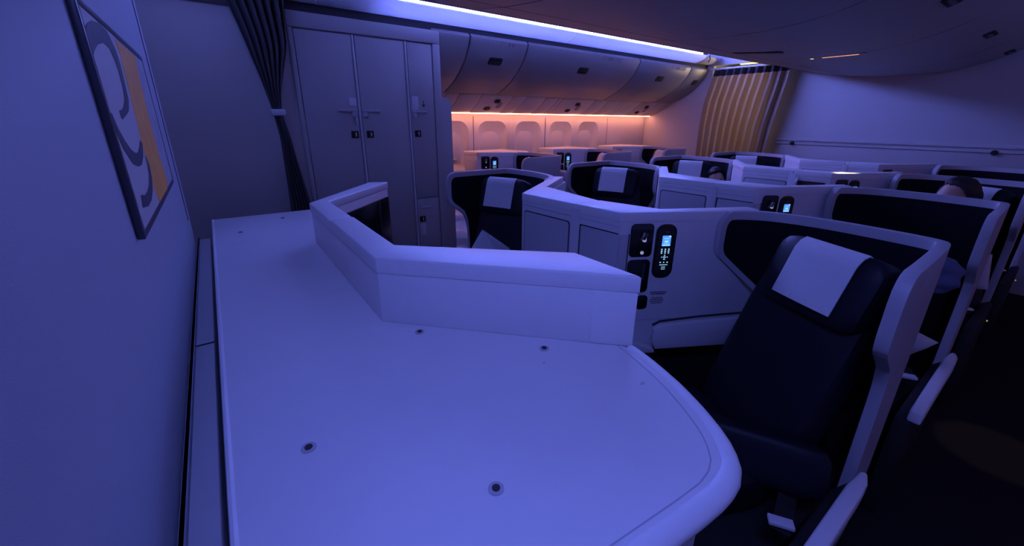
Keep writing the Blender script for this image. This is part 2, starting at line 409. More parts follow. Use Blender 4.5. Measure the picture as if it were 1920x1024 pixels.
# ---- centre bins (belly over the middle seats)
CP = [(.22, 2.60), (.25, 2.40), (.34, 2.27), (.43, 2.185), (.516, 2.132), (.60, 2.09), (.70, 2.05), (.868, 2.005), (1.0, 1.987), (1.156, 1.977), (1.35, 1.978), (1.49, 1.984), (1.70, 2.005), (1.88, 2.03), (2.1, 2.078), (2.3, 2.135), (2.42, 2.163), (2.5, 2.176), (2.53, 2.19), (2.545, 2.22), (2.55, 2.60)]
cb_cuts = [.75, 1.2, 2.5, 3.8, 5.1, 5.83]
def onprof(y):
    q = [(a, b) for a, b in CP if .25 < a < 2.53]; return interp(q, y)
for i, (a, c) in enumerate(zip(cb_cuts, cb_cuts[1:])):
    words = ['centre overhead bin over the front counter', 'centre overhead bin over the first seat row', 'centre overhead bin second behind the front counter bin', 'centre overhead bin with the amber streak of light beside it', 'rearmost centre overhead bin rounding down to the bulkhead'][i]
    r = thing('centre_bin', words, 'bin', ((a+c)/2, 1.35, 1.98), 'centre overhead bins')
    part('bin_belly', prism(CP, a+.002, c-.002, 0, axis='x'), M['ceil'], r)
    part('belly_seam', sheet([[(x, 1.72+dy, onprof(1.72)-.0012) for x in (a, c)] for dy in (0, .005)]), M['seam'], r)
    part('cove_side', rbox(((a+c)/2, 2.556, 2.41), (c-a-.01, .008, .36), .002), M['ceil'], r, 'upright side facing the cove')
    part('belly_seam', sheet([[(x, 2.2+dy, onprof(2.2)-.0012) for x in (a, c)] for dy in (0, .005)]), M['seam'], r)
    part('cross_seam', sheet([[(c-.004+dx, y, onprof(y)-.0012) for y in [.3+.1*k for k in range(23)]] for dx in (0, .005)]), M['seam'], r)
    xl = {2: 3.14, 3: 4.5, 4: 5.70}.get(i)
    if xl:
        y0 = .575; z0 = onprof(y0); d = Vector((0, .1, onprof(.625)-onprof(.525))).normalized(); nn = Vector((0, d.z, -d.y))
        lt = part('latch', plate((xl, y0, z0), X, d, nn, .19, .06, .02, -.004, .006, bev=.002), M['blackmatte'], r)
        part('latch_lever', plate(Vector((xl, y0, z0))+nn*.004, X, d, nn, .15, .022, .006, .002, .007), M['frame'], lt)
r = thing('ceiling_vent', 'dark flat slot set in the centre bin belly', 'vent', (3.32, 1.6, 2.0))
part('vent_plate', plate((3.30, 1.55, onprof(1.55)), X, Vector((0, .99, .1)), Vector((0, .1, -.99)), .07, .34, .02, -.003, .004), M['blackmatte'], r)
r = thing('streak_lamp', 'small reading light with a glowing amber light streak on the centre bin belly', 'lamp', (3.8, 1.24, 1.98))
part('lamp_body', plate((3.80, 1.22, onprof(1.24)), X, Y, -Z, .04, .34, .012, -.002, .004), M['ceil'], r)
part('light_streak', plate((3.80, 1.20, onprof(1.22)), X, Y, -Z, .018, .22, .008, .001, .006), M['amber'], r)  # glowing strip stands in for an orange streak of grazing light
part('lamp_spot', plate((3.80, 1.375, onprof(1.375)), X, Y, -Z, .016, .02, .007, .001, .007), M['yellow'], r)
# aisle ceiling lamps at the two ends of the front bulkhead
M['farlamp'] = mat('far_aisle_lamp_diffuser', (.8, .8, .8), .5, emit=BLUE, estr=FAR_LAMP)
for xc, yc, lx, ly, mm, lab in ((-.16, -.17, .40, .56, 'aislelamp', 'blue aisle ceiling lamp at the near end of the front bulkhead'), (.05, 2.55, .18, .60, 'farlamp', 'blue aisle ceiling lamp at the far end of the front bulkhead')):
    r = thing('aisle_ceiling_lamp', lab, 'lamp', (xc, yc, 2.6), 'aisle ceiling lamps')
    part('lamp_housing', rbox((xc, yc, 2.59), (lx+.06, ly+.06, .12), .01), M['bin'], r)
    part('diffuser', rbox((xc, yc, 2.525), (lx, ly, .02), .004), M[mm], r)

# near aisle cove: valance and a dimmed lit strip like the far one
M['leddim'] = mat('dimmed_near_cove_led', (.8, .8, .8), .5, emit=BLUE, estr=NEAR_COVE)
r = thing('cove_valance', 'pale cove valance with a dimmed strip over the near aisle', 'valance', (3.3, -.6, 2.25), 'cove valances over the bins')
part('valance_panel', prism([(2*CY-y, z) for y, z in FP], 1.2, 5.8, .002, axis='x'), M['cap'], r)
part('light_strip', prism([(2*CY-3.245, 2.338), (2*CY-3.285, 2.35), (2*CY-3.275, 2.43), (2*CY-3.235, 2.43)], 1.25, 5.5, 0, axis='x'), M['leddim'], r)
# ---- warm lamp of the next cabin, seen above the rear curtain
solo('next_cabin_lamp', rbox((6.05, 2.80, 2.275), (.05, .46, .035), .006, bm=rbox((6.06, 2.82, 2.42), (.04, .3, .30), .004)), M['yellow'], 'yellow ceiling lamp glowing above the tan curtain', 'lamp')

# ============================================================ CLOSET
def closet():
    YF = 3.2
    r = thing('storage_closet', 'tall grey three door storage closet beside the overhead bins', 'closet', (1.1, 3.7, 0))
    part('carcass', prism([(.523, 0), (.523, 2.175), (1.601, 2.175), (1.601, 1.69), (1.64, 1.69), (1.67, 1.675), (1.685, 1.64), (1.685, 0)], YF+.012, 4.2, .012, axis='y'), M['closet'], r)
    part('frame_rail', prism([(.523, 2.08), (1.601, 2.08), (1.601, 2.175), (.523, 2.175)], YF-.012, YF+.014, .008, axis='y'), M['closet'], r)
    part('frame_stile', prism([(.523, 0), (.553, 0), (.553, 2.08), (.523, 2.08)], YF-.012, YF+.014, .006, axis='y'), M['closet'], r)
    part('frame_stile', prism([(1.535, 0), (1.685, 0), (1.685, 1.64), (1.67, 1.675), (1.64, 1.69), (1.601, 1.69), (1.601, 2.08), (1.535, 2.08)], YF-.012, YF+.014, .008, axis='y'), M['closet'], r)
    for a, c, z0, z1 in ((.558, .918, .08, 2.072), (.942, 1.302, .08, 2.072), (1.326, 1.53, .885, 2.072), (1.326, 1.53, .08, .872)):
        part('door', rbox(((a+c)/2, YF+.002, (z0+z1)/2), (c-a, .018, z1-z0), .005), M['closet'], r)
    for x in (.93, 1.314): part('hinge_rail', tube([(x, YF-.004, .05), (x, YF-.004, 2.075)], .0085, 8), M['panel'], r, 'paler metal rail')
    def latch(x, side, z=1.575):
        lt = part('latch_bar', rbox((x, YF-.012, z), (.13, .012, .016), .003), M['shell'], r)
        part('latch_catch', rbox((x+side*.045, YF-.014, z-.027), (.028, .014, .035), .003), M['shell'], lt)
    latch(.84, 1); latch(1.01, -1); latch(1.40, -1)
    part('latch_key', rbox((.898, YF-.014, 1.50), (.018, .012, .05), .003), M['shell'], r)
    for x in (.876, .988, 1.372):
        sg = part('latch_sign', rbox((x, YF-.009, 1.408), (.052, .004, .05), .001), M['black'], r, 'small black latch sign')
        part('pictogram', rbox((x+.008, YF-.0115, 1.408), (.008, .002, .03), 0), M['placard'], sg)
    sg = part('latch_sign', rbox((1.365, YF-.009, .70), (.052, .004, .05), .001), M['black'], r, 'small black latch sign')
    part('pictogram', rbox((1.372, YF-.0115, .70), (.008, .002, .03), 0), M['placard'], sg)
    part('placard', rbox((1.368, YF-.008, .61), (.048, .003, .10), .001), M['placard'], r)
    part('placard', rbox((.885, YF-.008, 1.635), (.05, .003, .05), .001), M['placard'], r)
    part('placard', rbox((1.365, YF-.008, 1.64), (.055, .003, .10), .001), M['placard'], r)
    b = rbox((1.435, YF-.0085, 1.64), (.005, .003, .04), 0); b = prism([(1.42, 1.63), (1.45, 1.63), (1.435, 1.61)], YF-.0095, YF-.007, 0, bm=b, axis='y')
    part('arrow_mark', b, M['ink'], r)
    lt = part('latch_bar', rbox((1.40, YF-.012, .80), (.11, .012, .014), .003), M['shell'], r)
    part('latch_catch', rbox((1.36, YF-.014, .825), (.02, .014, .035), .003), M['shell'], lt)
closet()

# tied front curtain
def front_curtain():
    r = thing('tied_curtain', 'dark grey aisle curtain gathered by a tie beside the closet', 'curtain', (.42, 3.1, 0))
    rows = []; nz = 44; nx = 90
    for i in range(nz):
        z = lerp(.03, 2.23, i/(nz-1))
        xl = interp([(0, .42), (.9, .365), (1.4, .375), (1.555, .36), (1.75, .32), (2.0, .262), (2.23, .20)], z)
        xr = interp([(0, .53), (.9, .50), (1.4, .435), (1.555, .405), (1.7, .43), (1.95, .50), (2.23, .51)], z)
        amp = interp([(0, .03), (1.4, .02), (1.555, .012), (1.75, .025), (2.23, .045)], z)
        row = []
        for j in range(nx):
            t = j/(nx-1)
            row.append((lerp(xl, xr, t), 3.11+amp*math.sin(t*math.pi*13+.5*math.sin(z*3))+.008*math.sin(t*7+z*4), z))
        rows.append(row)
    part('drape', sheet(rows, .004), M['greycurtain'], r, ang=1.2)
    part('tie_band', rbox((.385, 3.11, 1.553), (.085, .075, .04), .012), M['placard'], r, 'pale tie band')
    part('track', rbox((.36, 3.11, 2.25), (.42, .04, .035), .006), M['blackmatte'], r)
front_curtain()

# pleated rear curtain
def rear_curtain():
    r = thing('pleated_curtain', 'pleated tan curtain closing the far aisle at the rear', 'curtain', (5.75, 2.8, 0))
    def yy(s, z):   # s 0 = left(far) edge .. 1 = near edge
        l = interp([(0, 3.24), (.9, 3.26), (1.5, 3.27), (1.8, 3.25), (2.0, 3.2), (2.2, 3.16)], z)
        rr = interp([(0, 2.38), (1.1, 2.36), (1.5, 2.33), (1.9, 2.27), (2.2, 2.24)], z)
        return lerp(l, rr, s)
    def grid(z0, z1, nz, off):
        rows = []
        for i in range(nz):
            z = lerp(z0, z1, i/(nz-1)); row = []
            for k in range(10):
                for f, d in ((0, .05), (.04, .062), (.1, .05), (.2, .0), (.26, -.012), (.34, -.004), (.7, .02), (.95, .042)):
                    s = (k+f)/10
                    row.append((5.72-d+off, yy(s, z), z))
            rows.append(row)
        return rows
    part('drape', sheet(grid(.03, 2.10, 14, 0), .003), M['gold'], r, ang=.5)
    part('header_band', sheet(grid(2.10, 2.175, 3, 0), .003), M['band'], r, 'dark mesh header', ang=.5)
    part('curtain_rail', rbox((5.70, 2.72, 2.19), (.03, 1.05, .02), .004), M['panel'], r)
rear_curtain()
solo('curtain_hook', tube([(5.84, 3.33, 1.52), (5.80, 3.33, 1.52), (5.785, 3.31, 1.53), (5.785, 3.30, 1.55)], .008), M['blackmatte'], 'small dark curtain hook on the rear wall left of the tan curtain', 'hook')

# ============================================================ FRONT COUNTER
ZT = 1.015
def counter():
    r = thing('front_counter', 'long white front counter with raised screen housing and rounded bumper', 'counter', (.3, 1.38, 0))
    top = [(-.065, .202), (.30, .200), (.49, .184), (.555, .196), (.606, .245), (.655, .345), (.690, .455), (.70, .50), (.70, .685), (.352, 1.035), (.352, 1.802), (.742, 2.205), (.70, 2.40), (.60, 2.54), (-.065, 2.555)]
    part('tabletop', prism(top, ZT-.035, ZT, .004), M['white'], r)
    edge = [(-.05, .200), (.30, .196), (.45, .182), (.50, .179), (.535, .182), (.565, .194), (.592, .218), (.615, .25), (.64, .295), (.665, .35), (.685, .41), (.70, .465), (.706, .498)]
    edge = [tuple(p) for p in resample([(a, b_, 0) for a, b_ in edge], 40)]
    part('bumper', tube([(p[0], p[1], ZT-.0145) for p in edge], .0185, 14), M['cap'], r)
    part('edge_groove', tube([(p[0]-.020*(1 if p[0] > .5 else .3), p[1]+.020, ZT-.0006) for p in edge], .0016, 6), M['shell'], r)
    part('edge_strip', tube([(-.066, .2, ZT-.004), (-.066, 2.55, ZT-.004)], .006, 8), M['cap'], r)
    body = [(-.06, .215), (.30, .212), (.49, .195), (.55, .215), (.60, .27), (.65, .37), (.685, .47), (.69, .55), (.69, .68), (.348, 1.03), (.348, 1.80), (.73, 2.2), (.68, 2.38), (.58, 2.52), (-.06, 2.54)]
    part('apron', prism(body, .02, ZT-.036, .006), M['panel'], r)
    # raised housing: near wing, middle, far wing
    out = [(.712, .490), (.274, .950), (.281, 1.806), (.66, 2.245)]; inn = [(.752, 2.205), (.357, 1.800), (.355, 1.030), (.712, .70)]
    ins = .008
    part('housing', prism([(.708, .496), (.277, .952), (.284, 1.804), (.662, 2.240), (.742, 2.198), (.352, 1.80), (.350, 1.036), (.700, .69)], ZT-.0, 1.152, .003), M['white'], r)
    part('end_post', prism([(.640, .564), (.710, .494), (.706, .69), (.65, .74)], ZT+.001, 1.151, .003), M['cap'], r)
    sy = 1.43
    part('cap', prism([(.712, .490), (.274, .950), (.278, sy-.003), (.357, sy-.003+.006), (.355, 1.030), (.712, .70)], 1.150, 1.192, .005, 3), M['cap'], r)
    part('cap', prism([(.2783, sy+.003), (.281, 1.806), (.66, 2.245), (.752, 2.205), (.357, 1.800), (.357, sy+.009)], 1.149, 1.188, .005, 3), M['cap'], r)
    # screens on the inner faces of both wings
    for (p, q) in (((.357, 1.80), (.752, 2.205)),):
        p, q = Vector((*p, 0)), Vector((*q, 0)); u = (q-p).normalized(); nn = Vector((u.y, -u.x, 0)); mid = (p+q)/2
        b0 = rbox(mid+Z*.93+nn*-.02, ((q-p).length, .03, .44), .004, rot=basis(u, nn, Z)); part('screen_panel', b0, M['panel'], r)
        sc = part('screen', plate(mid+Z*.965+u*.03+nn*-.002, u, Z, nn, .48, .29, .012, -.004, .006, bev=.002), M['black'], r, 'dark switched off screen')
        part('bezel', plate(mid+Z*.965+u*.15+nn*-.002, u, Z, nn, .012, .285, .003, .004, .0085), M['blackmatte'], sc)
    p, q = Vector((.712, .70, 0)), Vector((.355, 1.03, 0)); u = (q-p).normalized(); nn = Vector((-u.y, u.x, 0)); nn = nn if nn.x > 0 else -nn; mid = (p+q)/2
    part('screen', plate(mid+Z*1.0, u, Z, nn, .42, .26, .012, -.02, .004, bev=.002), M['black'], r, 'dark switched off screen')
    # sunken studs
    for i, (x, y) in enumerate(((.035, 2.18), (.235, 2.391), (.334, .845), (.537, .608), (.038, .601), (.24, .364))):
        b0 = cyl((x, y, ZT+.0008), .0115, .0024, 18); st = part('stud', b0, M['shell'], r)
        part('stud_bore', cyl((x, y, ZT+.0022), .006, .0024, 12), M['seam'], st)
    part('scuff', plate((.615, .395, ZT), X, Y, Z, .012, .006, .002, .0002, .0006), M['shell'], r, 'small grey scuff mark')
    part('scuff', plate((.50, .395+.17, ZT), X, Y, Z, .007, .003, .001, .0002, .0006), M['shell'], r, 'small grey scuff mark')
counter()

# ============================================================ PICTURE
def picture():
    FX = -.1275
    y0, y1, z0, z1 = .956, 1.795, 1.305, 1.696
    r = thing('framed_picture', 'dark framed abstract painting hanging on the front wall', 'picture', (WX, (y0+y1)/2, (z0+z1)/2))
    w = .028
    FXw = WX+.001
    def bar(pts): return prism(pts, FXw, FX, .002, axis='x')
    for pts in ([(y0, z0), (y1, z0), (y1-.004, z0+.014), (y0+.016, z0+.014)], [(y0, z1), (y1, z1), (y1-.004, z1-.014), (y0+.016, z1-.014)],
                [(y0, z0), (y0, z1), (y0+.016, z1-.014), (y0+.016, z0+.014)], [(y1, z0), (y1, z1), (y1-.004, z1-.014), (y1-.004, z0+.014)]):
        part('frame_bar', bar(pts), M['frame'], r)
    a0, a1, c0, c1 = y0+.016, y1-.004, z0+.014, z1-.014
    xa = FX-.0015
    def U(u, v): return (lerp(a0, a1, u), lerp(c0, c1, v))
    cv = part('canvas', prism([(a0, c0), (a1, c0), (a1, c1), (a0, c1)], WX+.002, xa, 0, axis='x'), M['art'], r)
    # paint layers: flat print on the canvas. u runs from near edge (0) to far edge (1), v upwards
    part('paint_white', prism([U(0, 0), U(.38, 0), U(.35, .26), U(.38, .6), U(.41, .9), U(.38, 1), U(0, 1)], xa, xa+.0005, 0, axis='x'), M['artwhite'], r)
    ob = [(.39, .0), (.35, .12), (.35, .26), (.36, .43), (.38, .59), (.40, .75), (.41, .91), (.395, .985), (.80, .985), (.75, .88), (.73, .69), (.71, .45), (.72, .22), (.76, .05), (.69, .0)]
    part('paint_orange', prism([U(*p) for p in ob], xa, xa+.0008, 0, axis='x'), M['artorange'], r)
    def stroke(o_, i_):
        O_ = resample([(a_, b_, 0) for a_, b_ in o_], 40); I_ = resample([(a_, b_, 0) for a_, b_ in i_], 40)
        f = lambda p: (xa+.0013, *U(min(1, max(0, p[0])), min(1, max(0, p[1]))))
        return sheet([[f(p) for p in O_], [f(p) for p in I_]])
    part('brush_stroke', stroke([(0, .90), (.02, .93), (.09, .97), (.18, .995), (.28, .99), (.345, .91), (.355, .84), (.345, .75), (.325, .64), (.27, .575), (.20, .55), (.13, .53)],
                                [(0, .80), (.03, .83), (.09, .87), (.17, .90), (.24, .895), (.28, .84), (.29, .79), (.285, .70), (.255, .635), (.21, .60), (.17, .58), (.12, .575)]), M['artblack'], r)
    part('brush_stroke', stroke([(0, .56), (.005, .48), (.03, .40), (.10, .31), (.17, .28), (.24, .28), (.31, .32), (.36, .385)],
                                [(.015, .56), (.04, .49), (.08, .43), (.13, .38), (.19, .35), (.24, .355), (.29, .38), (.325, .41)]), M['artblack'], r)
    part('brush_stroke', stroke([(.36, .31), (.38, .24), (.36, .17), (.30, .105), (.23, .07), (.15, .065), (.06, .09)],
                                [(.345, .31), (.34, .25), (.31, .19), (.26, .15), (.20, .13), (.14, .13), (.09, .15)]), M['artblack'], r)
picture()

# ============================================================ SEATS
ZS = 1.17
PLAN = [(1.625, .805), (1.68, .79), (1.735, .755), (1.785, .70), (1.818, .62), (1.835, .53), (1.838, .44), (1.830, .34), (1.815, .24), (1.803, .195), (1.785, .165), (1.755, .155), (1.70, .150), (1.5, .148), (1.38, .148), (1.27, .150)]
NP = 340
for _ in range(3):       # Chaikin smoothing of the shell's plan curve
    q_ = [PLAN[0]]
    for (ax, ay), (bx_, by_) in zip(PLAN, PLAN[1:]): q_ += [(ax*.75+bx_*.25, ay*.75+by_*.25), (ax*.25+bx_*.75, ay*.25+by_*.75)]
    PLAN = q_+[PLAN[-1]]
PL = resample([(a, b_, 0) for a, b_ in PLAN], NP)
STEP = sum((PL[i+1]-PL[i]).length for i in range(NP-1))/(NP-1)
def plan_normals():
    N = []
    for i in range(len(PL)):
        d = (PL[min(i+1, NP-1)]-PL[max(i-1, 0)]).normalized(); n_ = Vector((-d.y, d.x, 0))
        c = Vector((1.35, .45, 0))-PL[i]
        N.append(n_ if n_.dot(c) > 0 else -n_)
    return N
NL = plan_normals()
def ztop(i):
    x, y, _ = PL[i]
    if y > .6: return ZS-.05*max(0, 1-(i*STEP/.06))**2.2
    if y < .3 and x < 1.34: return interp([(1.27, 1.105), (1.277, 1.13), (1.29, 1.15), (1.31, 1.163), (1.335, ZS)], x)
    return ZS
def zbot(i):
    x, y, _ = PL[i]
    if y > .5: return interp([(0, 1.02), (.006, .998), (.02, .978), (.05, .955), (.10, .918), (.16, .872), (.225, .825), (.245, .78), (.262, .10), (.3, .05)], i*STEP)
    if y < .3 and x < 1.47: return interp([(1.27, .995), (1.28, .962), (1.30, .94), (1.36, .895), (1.40, .86), (1.425, .80), (1.434, .74), (1.44, .55), (1.448, .05)], x)
    return .05
def slab(i0, i1, d0, d1, mt, mb, nrow=10, rc=0):
    step = STEP
    """shell slab between offsets d0,d1 inward, margins mt/mb from top/bottom"""
    bm = bm_new(); G = {}
    idx = list(range(i0, i1+1))
    for s, d in (('o', d0), ('i', d1)):
        for a, i in enumerate(idx):
            p = PL[i]+NL[i]*d; zt, zb = ztop(i)-mt, zbot(i)+mb
            q_ = min(a, len(idx)-1-a)*step
            if q_ < rc:
                e_ = rc-math.sqrt(max(0, rc*rc-(rc-q_)**2)); zt -= e_; zb += e_
            if zt < zb+.005: zt = zb+.005
            for k in range(nrow): G[s, a, k] = bm.verts.new((p.x, p.y, lerp(zb, zt, k/(nrow-1))))
    n = len(idx)
    for a in range(n-1):
        for k in range(nrow-1):
            bm.faces.new((G['o', a, k], G['o', a+1, k], G['o', a+1, k+1], G['o', a, k+1]))
            bm.faces.new((G['i', a, k], G['i', a, k+1], G['i', a+1, k+1], G['i', a+1, k]))
        for k in (0, nrow-1): bm.faces.new((G['o', a, k], G['i', a, k], G['i', a+1, k], G['o', a+1, k]))
    for a in (0, n-1):
        for k in range(nrow-1): bm.faces.new((G['o', a, k], G['o', a, k+1], G['i', a, k+1], G['i', a, k]))
    bmesh.ops.recalc_face_normals(bm, faces=bm.faces)
    ed = [e for e in bm.edges if len(e.link_faces) == 2 and e.calc_face_angle() > 1.0]
    bmesh.ops.bevel(bm, geom=ed, offset=.007, segments=2, affect='EDGES', profile=.5, clamp_overlap=True)
    return bm
YAWS = math.radians(25)
FA = Vector((-math.cos(YAWS), math.sin(YAWS), 0)); FB = Vector((math.sin(YAWS), math.cos(YAWS), 0))
HT = Vector((1.563, .372, 1.13))                         # top middle of headrest front
REC = math.radians(19)
UP = (Z*math.cos(REC)-FA*math.sin(REC)).normalized()     # up the backrest
FN = (FA*math.cos(REC)+Z*math.sin(REC)).normalized()
BS = basis(FB, UP, FN)
def pillowbox(c, s, rot, bev, seg=4, puff=0.):
    own = bm_new(); bmesh.ops.create_cube(own, size=1)
    bmesh.ops.subdivide_edges(own, edges=own.edges[:], cuts=7, use_grid_fill=True)
    for v in own.verts:
        p = Vector(v.co)*2
        q = Vector((max(-1, min(1, p.x)), max(-1, min(1, p.y)), max(-1, min(1, p.z))))
        # superellipsoid-like rounding
        e = 6
        n_ = (abs(q.x)**e+abs(q.y)**e+abs(q.z)**e)**(1/e)
        q = q/n_
        f = 1+puff*(1-q.x**2)*(1-q.y**2)*(1 if q.z > 0 else 0)
        v.co = Vector((q.x*s[0]/2, q.y*s[1]/2, q.z*s[2]/2*f))
    own.transform(Matrix.Translation(Vector(c)) @ rot.to_4x4())
    return own
def build_seat(label, hoff=0.):
    r = thing('cabin_seat', label, 'seat', (1.45, .47, 0), 'reverse herringbone cabin seats')
    part('shell', slab(0, NP-1, 0, .031, 0, 0, rc=.012), M['shell'], r)
    part('lining', slab(int(.032/STEP), NP-1-int(.03/STEP), .025, .0345, .034, .030, rc=.03), M['lining'], r, 'dark fabric lining')
    H = HT+FB*hoff
    part('back_pod', pillowbox((1.898, .345, .80), (.11, .33, .40), Matrix.Identity(3), .03), M['shell'], r)
    part('backrest', pillowbox(H-UP*.44-FN*.075+FB*.035, (.42, .72, .13), BS, .03, puff=.10), M['navy'], r)
    part('backrest_filler', prism([(1.62, .22), (1.78, .21), (1.80, .58), (1.72, .64), (1.60, .60)], .34, .84, .02), M['lining'], r)
    hd = part('headrest', pillowbox(H-UP*.115-FN*.035+FB*.012, (.37, .25, .13), BS, .03, puff=.15), M['navy'], r)
    # white cover folded over the headrest
    rows = []
    for k in range(22):
        t = k/21
        row = []
        for j in range(9):
            w = (j/8-.5)*.215
            if t < .72:
                d = t/.72; up = -.20+.195*d; fn = .036+.014*(1-(2*w/.30)**2)-.010*max(0, d-.85)/.15
            else:
                a = (t-.72)/.28; up = .012-.03*a*a*2; fn = .030-.10*a
            row.append(H+FB*w+UP*up+FN*fn)
        rows.append(row)
    part('headrest_cover', sheet(rows, .004), M['linen'], hd, 'white cloth cover')
    M0 = H-UP*.74
    cc = Vector((M0.x, M0.y, 0))+FA*.25+FB*.02
    RB = basis(FB, -FA, Z)
    part('cushion', pillowbox(cc+Z*.415, (.49, .56, .15), RB, .03, puff=.05), M['navy'], r)
    part('legrest', pillowbox(cc+FA*.31+Z*.25, (.50, .09, .38), RB, .03), M['navy'], r)
    bu = part('lumbar_pad', pillowbox((1.225, .35, .515), (.36, .16, .10), Matrix.Rotation(math.radians(26), 3, 'Z') @ basis(Vector((0, 1, 0)), Vector((.35, 0, .937)), Vector((.937, 0, -.35))), .03, puff=.1), M['navy'], r)
    part('seat_base', prism([(.80, .24), (1.33, .20), (1.75, .20), (1.78, .6), (1.40, .8), (1.0, .85)], .0, .34, .01), M['blackmatte'], r)
    # aisle armrest with rounded rear end
    ar = [(.72, .110), (1.28, .106), (1.35, .108), (1.395, .12), (1.39, .136), (1.30, .145), (.72, .148)]
    part('armrest', prism(ar, .485, .535, .008, 3), M['cap'], r)
    part('armrest_side', prism([(.72, .135), (1.36, .13), (1.38, .15), (1.30, .175), (.72, .18)], .04, .488, .01), M['blackmatte'], r)
    pl_ = part('pilot_lamp', rbox((1.24, .122, .405), (.008, .006, .008), .001), M['green'], r, 'tiny green lamp')
    bf = cc+FA*.02-FB*.16
    part('belt_buckle', rbox(Vector((1.045, .21, .505)), (.06, .03, .012), .003, rot=Matrix.Rotation(-1.0, 3, 'Z')), M['placard'], r, 'pale grey belt buckle')
    part('belt', rbox(Vector((1.10, .22, .487)), (.14, .045, .006), .002, rot=Matrix.Rotation(.25, 3, 'Z')), M['blackmatte'], r)
    return r
near_words = ['large navy seat nearest the camera, with white headrest cover, beside the lit remote', 'navy near aisle seat directly behind the nearest seat', 'navy near aisle seat in which the dark-haired man sits', 'rearmost near aisle navy seat behind the dark-haired man']
far_words = ['navy seat with white headrest cover and white pillow, beside the closet', 'second far side centre seat back, white cover, seen over the first console', 'far side centre seat in which a person rests beside a white cover', 'rearmost far side centre seat in front of the tan curtain']
s0 = build_seat(near_words[0])
seats = [s0]+[dup(s0, (P_ROW*k, -.03*k, 0), near_words[k], [('backrest', 'headrest', 'lumbar_pad'), ('armrest',), ('backrest', 'headrest', 'lumbar_pad', 'armrest')][k-1]) for k in (1, 2, 3)]
for k in (1, 3):       # these two seats are laid flat
    rt = seats[k]; off = Vector((P_ROW*k, -.03*k, 0)); RB = basis(FB, -FA, Z); M0 = HT-UP*.74
    part('backrest', pillowbox(Vector((M0.x, M0.y, 0))-FA*.17+FB*.03+Z*.42+off, (.40, .36, .13), RB, .03), M['navy'], rt, 'backrest laid flat')
win_words = ['window seat under the first full window bays, dark shell beside the warm lit console', 'second window seat back, dark shell under the fourth window', 'rearmost window seat by the rear bulkhead']
wseats = [dup(s0, (P_ROW*k, 3.0, 0), win_words[k-1]) for k in (1, 2, 3)]
MIR = True
f0 = build_seat(far_words[0], hoff=.05)
MIR = False
fseats = [f0]+[dup(f0, (P_ROW*k, 0, 0), far_words[k]) for k in (1, 2, 3)]

# ============================================================ CENTRE CONSOLES
UA = Vector((.872, -.4895, 0)); NA = Vector((-.4895, -.872, 0)); A0 = Vector((1.265, 1.0, 0))
def on(d, z, out=0.): return A0+UA*d+NA*out+Z*z
def side_face(r):
    """pockets, slot, placard, armrest on the angled near face"""
    for d0, d1, z0, z1, nm in ((.045, .142, .985, 1.125, 'lamp_pocket'), (.045, .142, .825, .972, 'stowage_pocket'), (.10, .15, .745, .81, 'slot')):
        o = on((d0+d1)/2, (z0+z1)/2)
        pk = part(nm, plate(o, UA, Z, NA, d1-d0, z1-z0, min(.018, (d1-d0)/3), -.002, .003, bev=.001), M['black'], r, 'black recessed pocket')
        if nm == 'lamp_pocket':
            part('reading_lamp', cyl(on(.10, 1.078, .012), .011, .03, 14, Matrix.Rotation(.3, 3, 'X')), M['metal'], pk)
            part('lamp_tip', plate(on(.10, 1.062, 0), UA, Z, NA, .013, .018, .003, .01, .018), M['chip'], pk)
            part('socket', plate(on(.10, 1.003, 0), UA, Z, NA, .014, .014, .006, .002, .006), M['chip'], pk)
            part('hood', plate(on(.093, 1.112, 0), UA, Z, NA, .09, .02, .006, .002, .006), M['frame'], pk)
        if nm == 'stowage_pocket':
            part('strap', plate(on(.115, .92, 0), UA, Z, NA, .012, .07, .004, .002, .005), M['frame'], pk)
    b = bm_new()
    for k, (w, n_) in enumerate(((.075, 7), (.066, 6), (.0, 0), (.05, 5), (.062, 6), (.066, 6), (.05, 4))):
        for j in range(n_):
            b = plate(on(.195-(k > 2)*.003+(j+.5-n_/2)*w/max(1, n_), .822-.0085*k), UA, Z, NA, w/n_*.78, (.0036 if k > 1 else .0048), .0008, .0008, .0014, bm=b)
    pr = part('placard_print', b, M['ink'], r, 'small dark placard lettering')
    part('cover_line', plate(on(.17, .693), UA, Z, NA, .20, .003, .001, -.001, .0012), M['door'], r)
    # armrest: hump under a dark curved recess
    rows = [(.19, .655), (.22, .672), (.40, .685), (.60, .692), (.66, .69), (.66, .56), (.20, .556), (.185, .60)]
    own = prism(rows, .0, .028, .006); own.transform(Matrix.Translation(A0) @ basis(UA, Z, NA).to_4x4()); bmesh.ops.recalc_face_normals(own, faces=own.faces)
    part('armrest', own, M['panel'], r)
    own = prism([(.185, .668), (.22, .686), (.40, .70), (.60, .708), (.60, .70), (.4, .692), (.22, .677), (.19, .66)], .0, .004, 0); own.transform(Matrix.Translation(A0) @ basis(UA, Z, NA).to_4x4()); bmesh.ops.recalc_face_normals(own, faces=own.faces)
    part('armrest_gap', own, M['seam'], r)
    own = prism([(.06, .555), (.19, .553), (.185, .572), (.12, .60), (.06, .62)], .0, .05, .006); own.transform(Matrix.Translation(A0) @ basis(UA, Z, NA).to_4x4()); bmesh.ops.recalc_face_normals(own, faces=own.faces)
    part('foot_bracket', own, M['panel'], r)
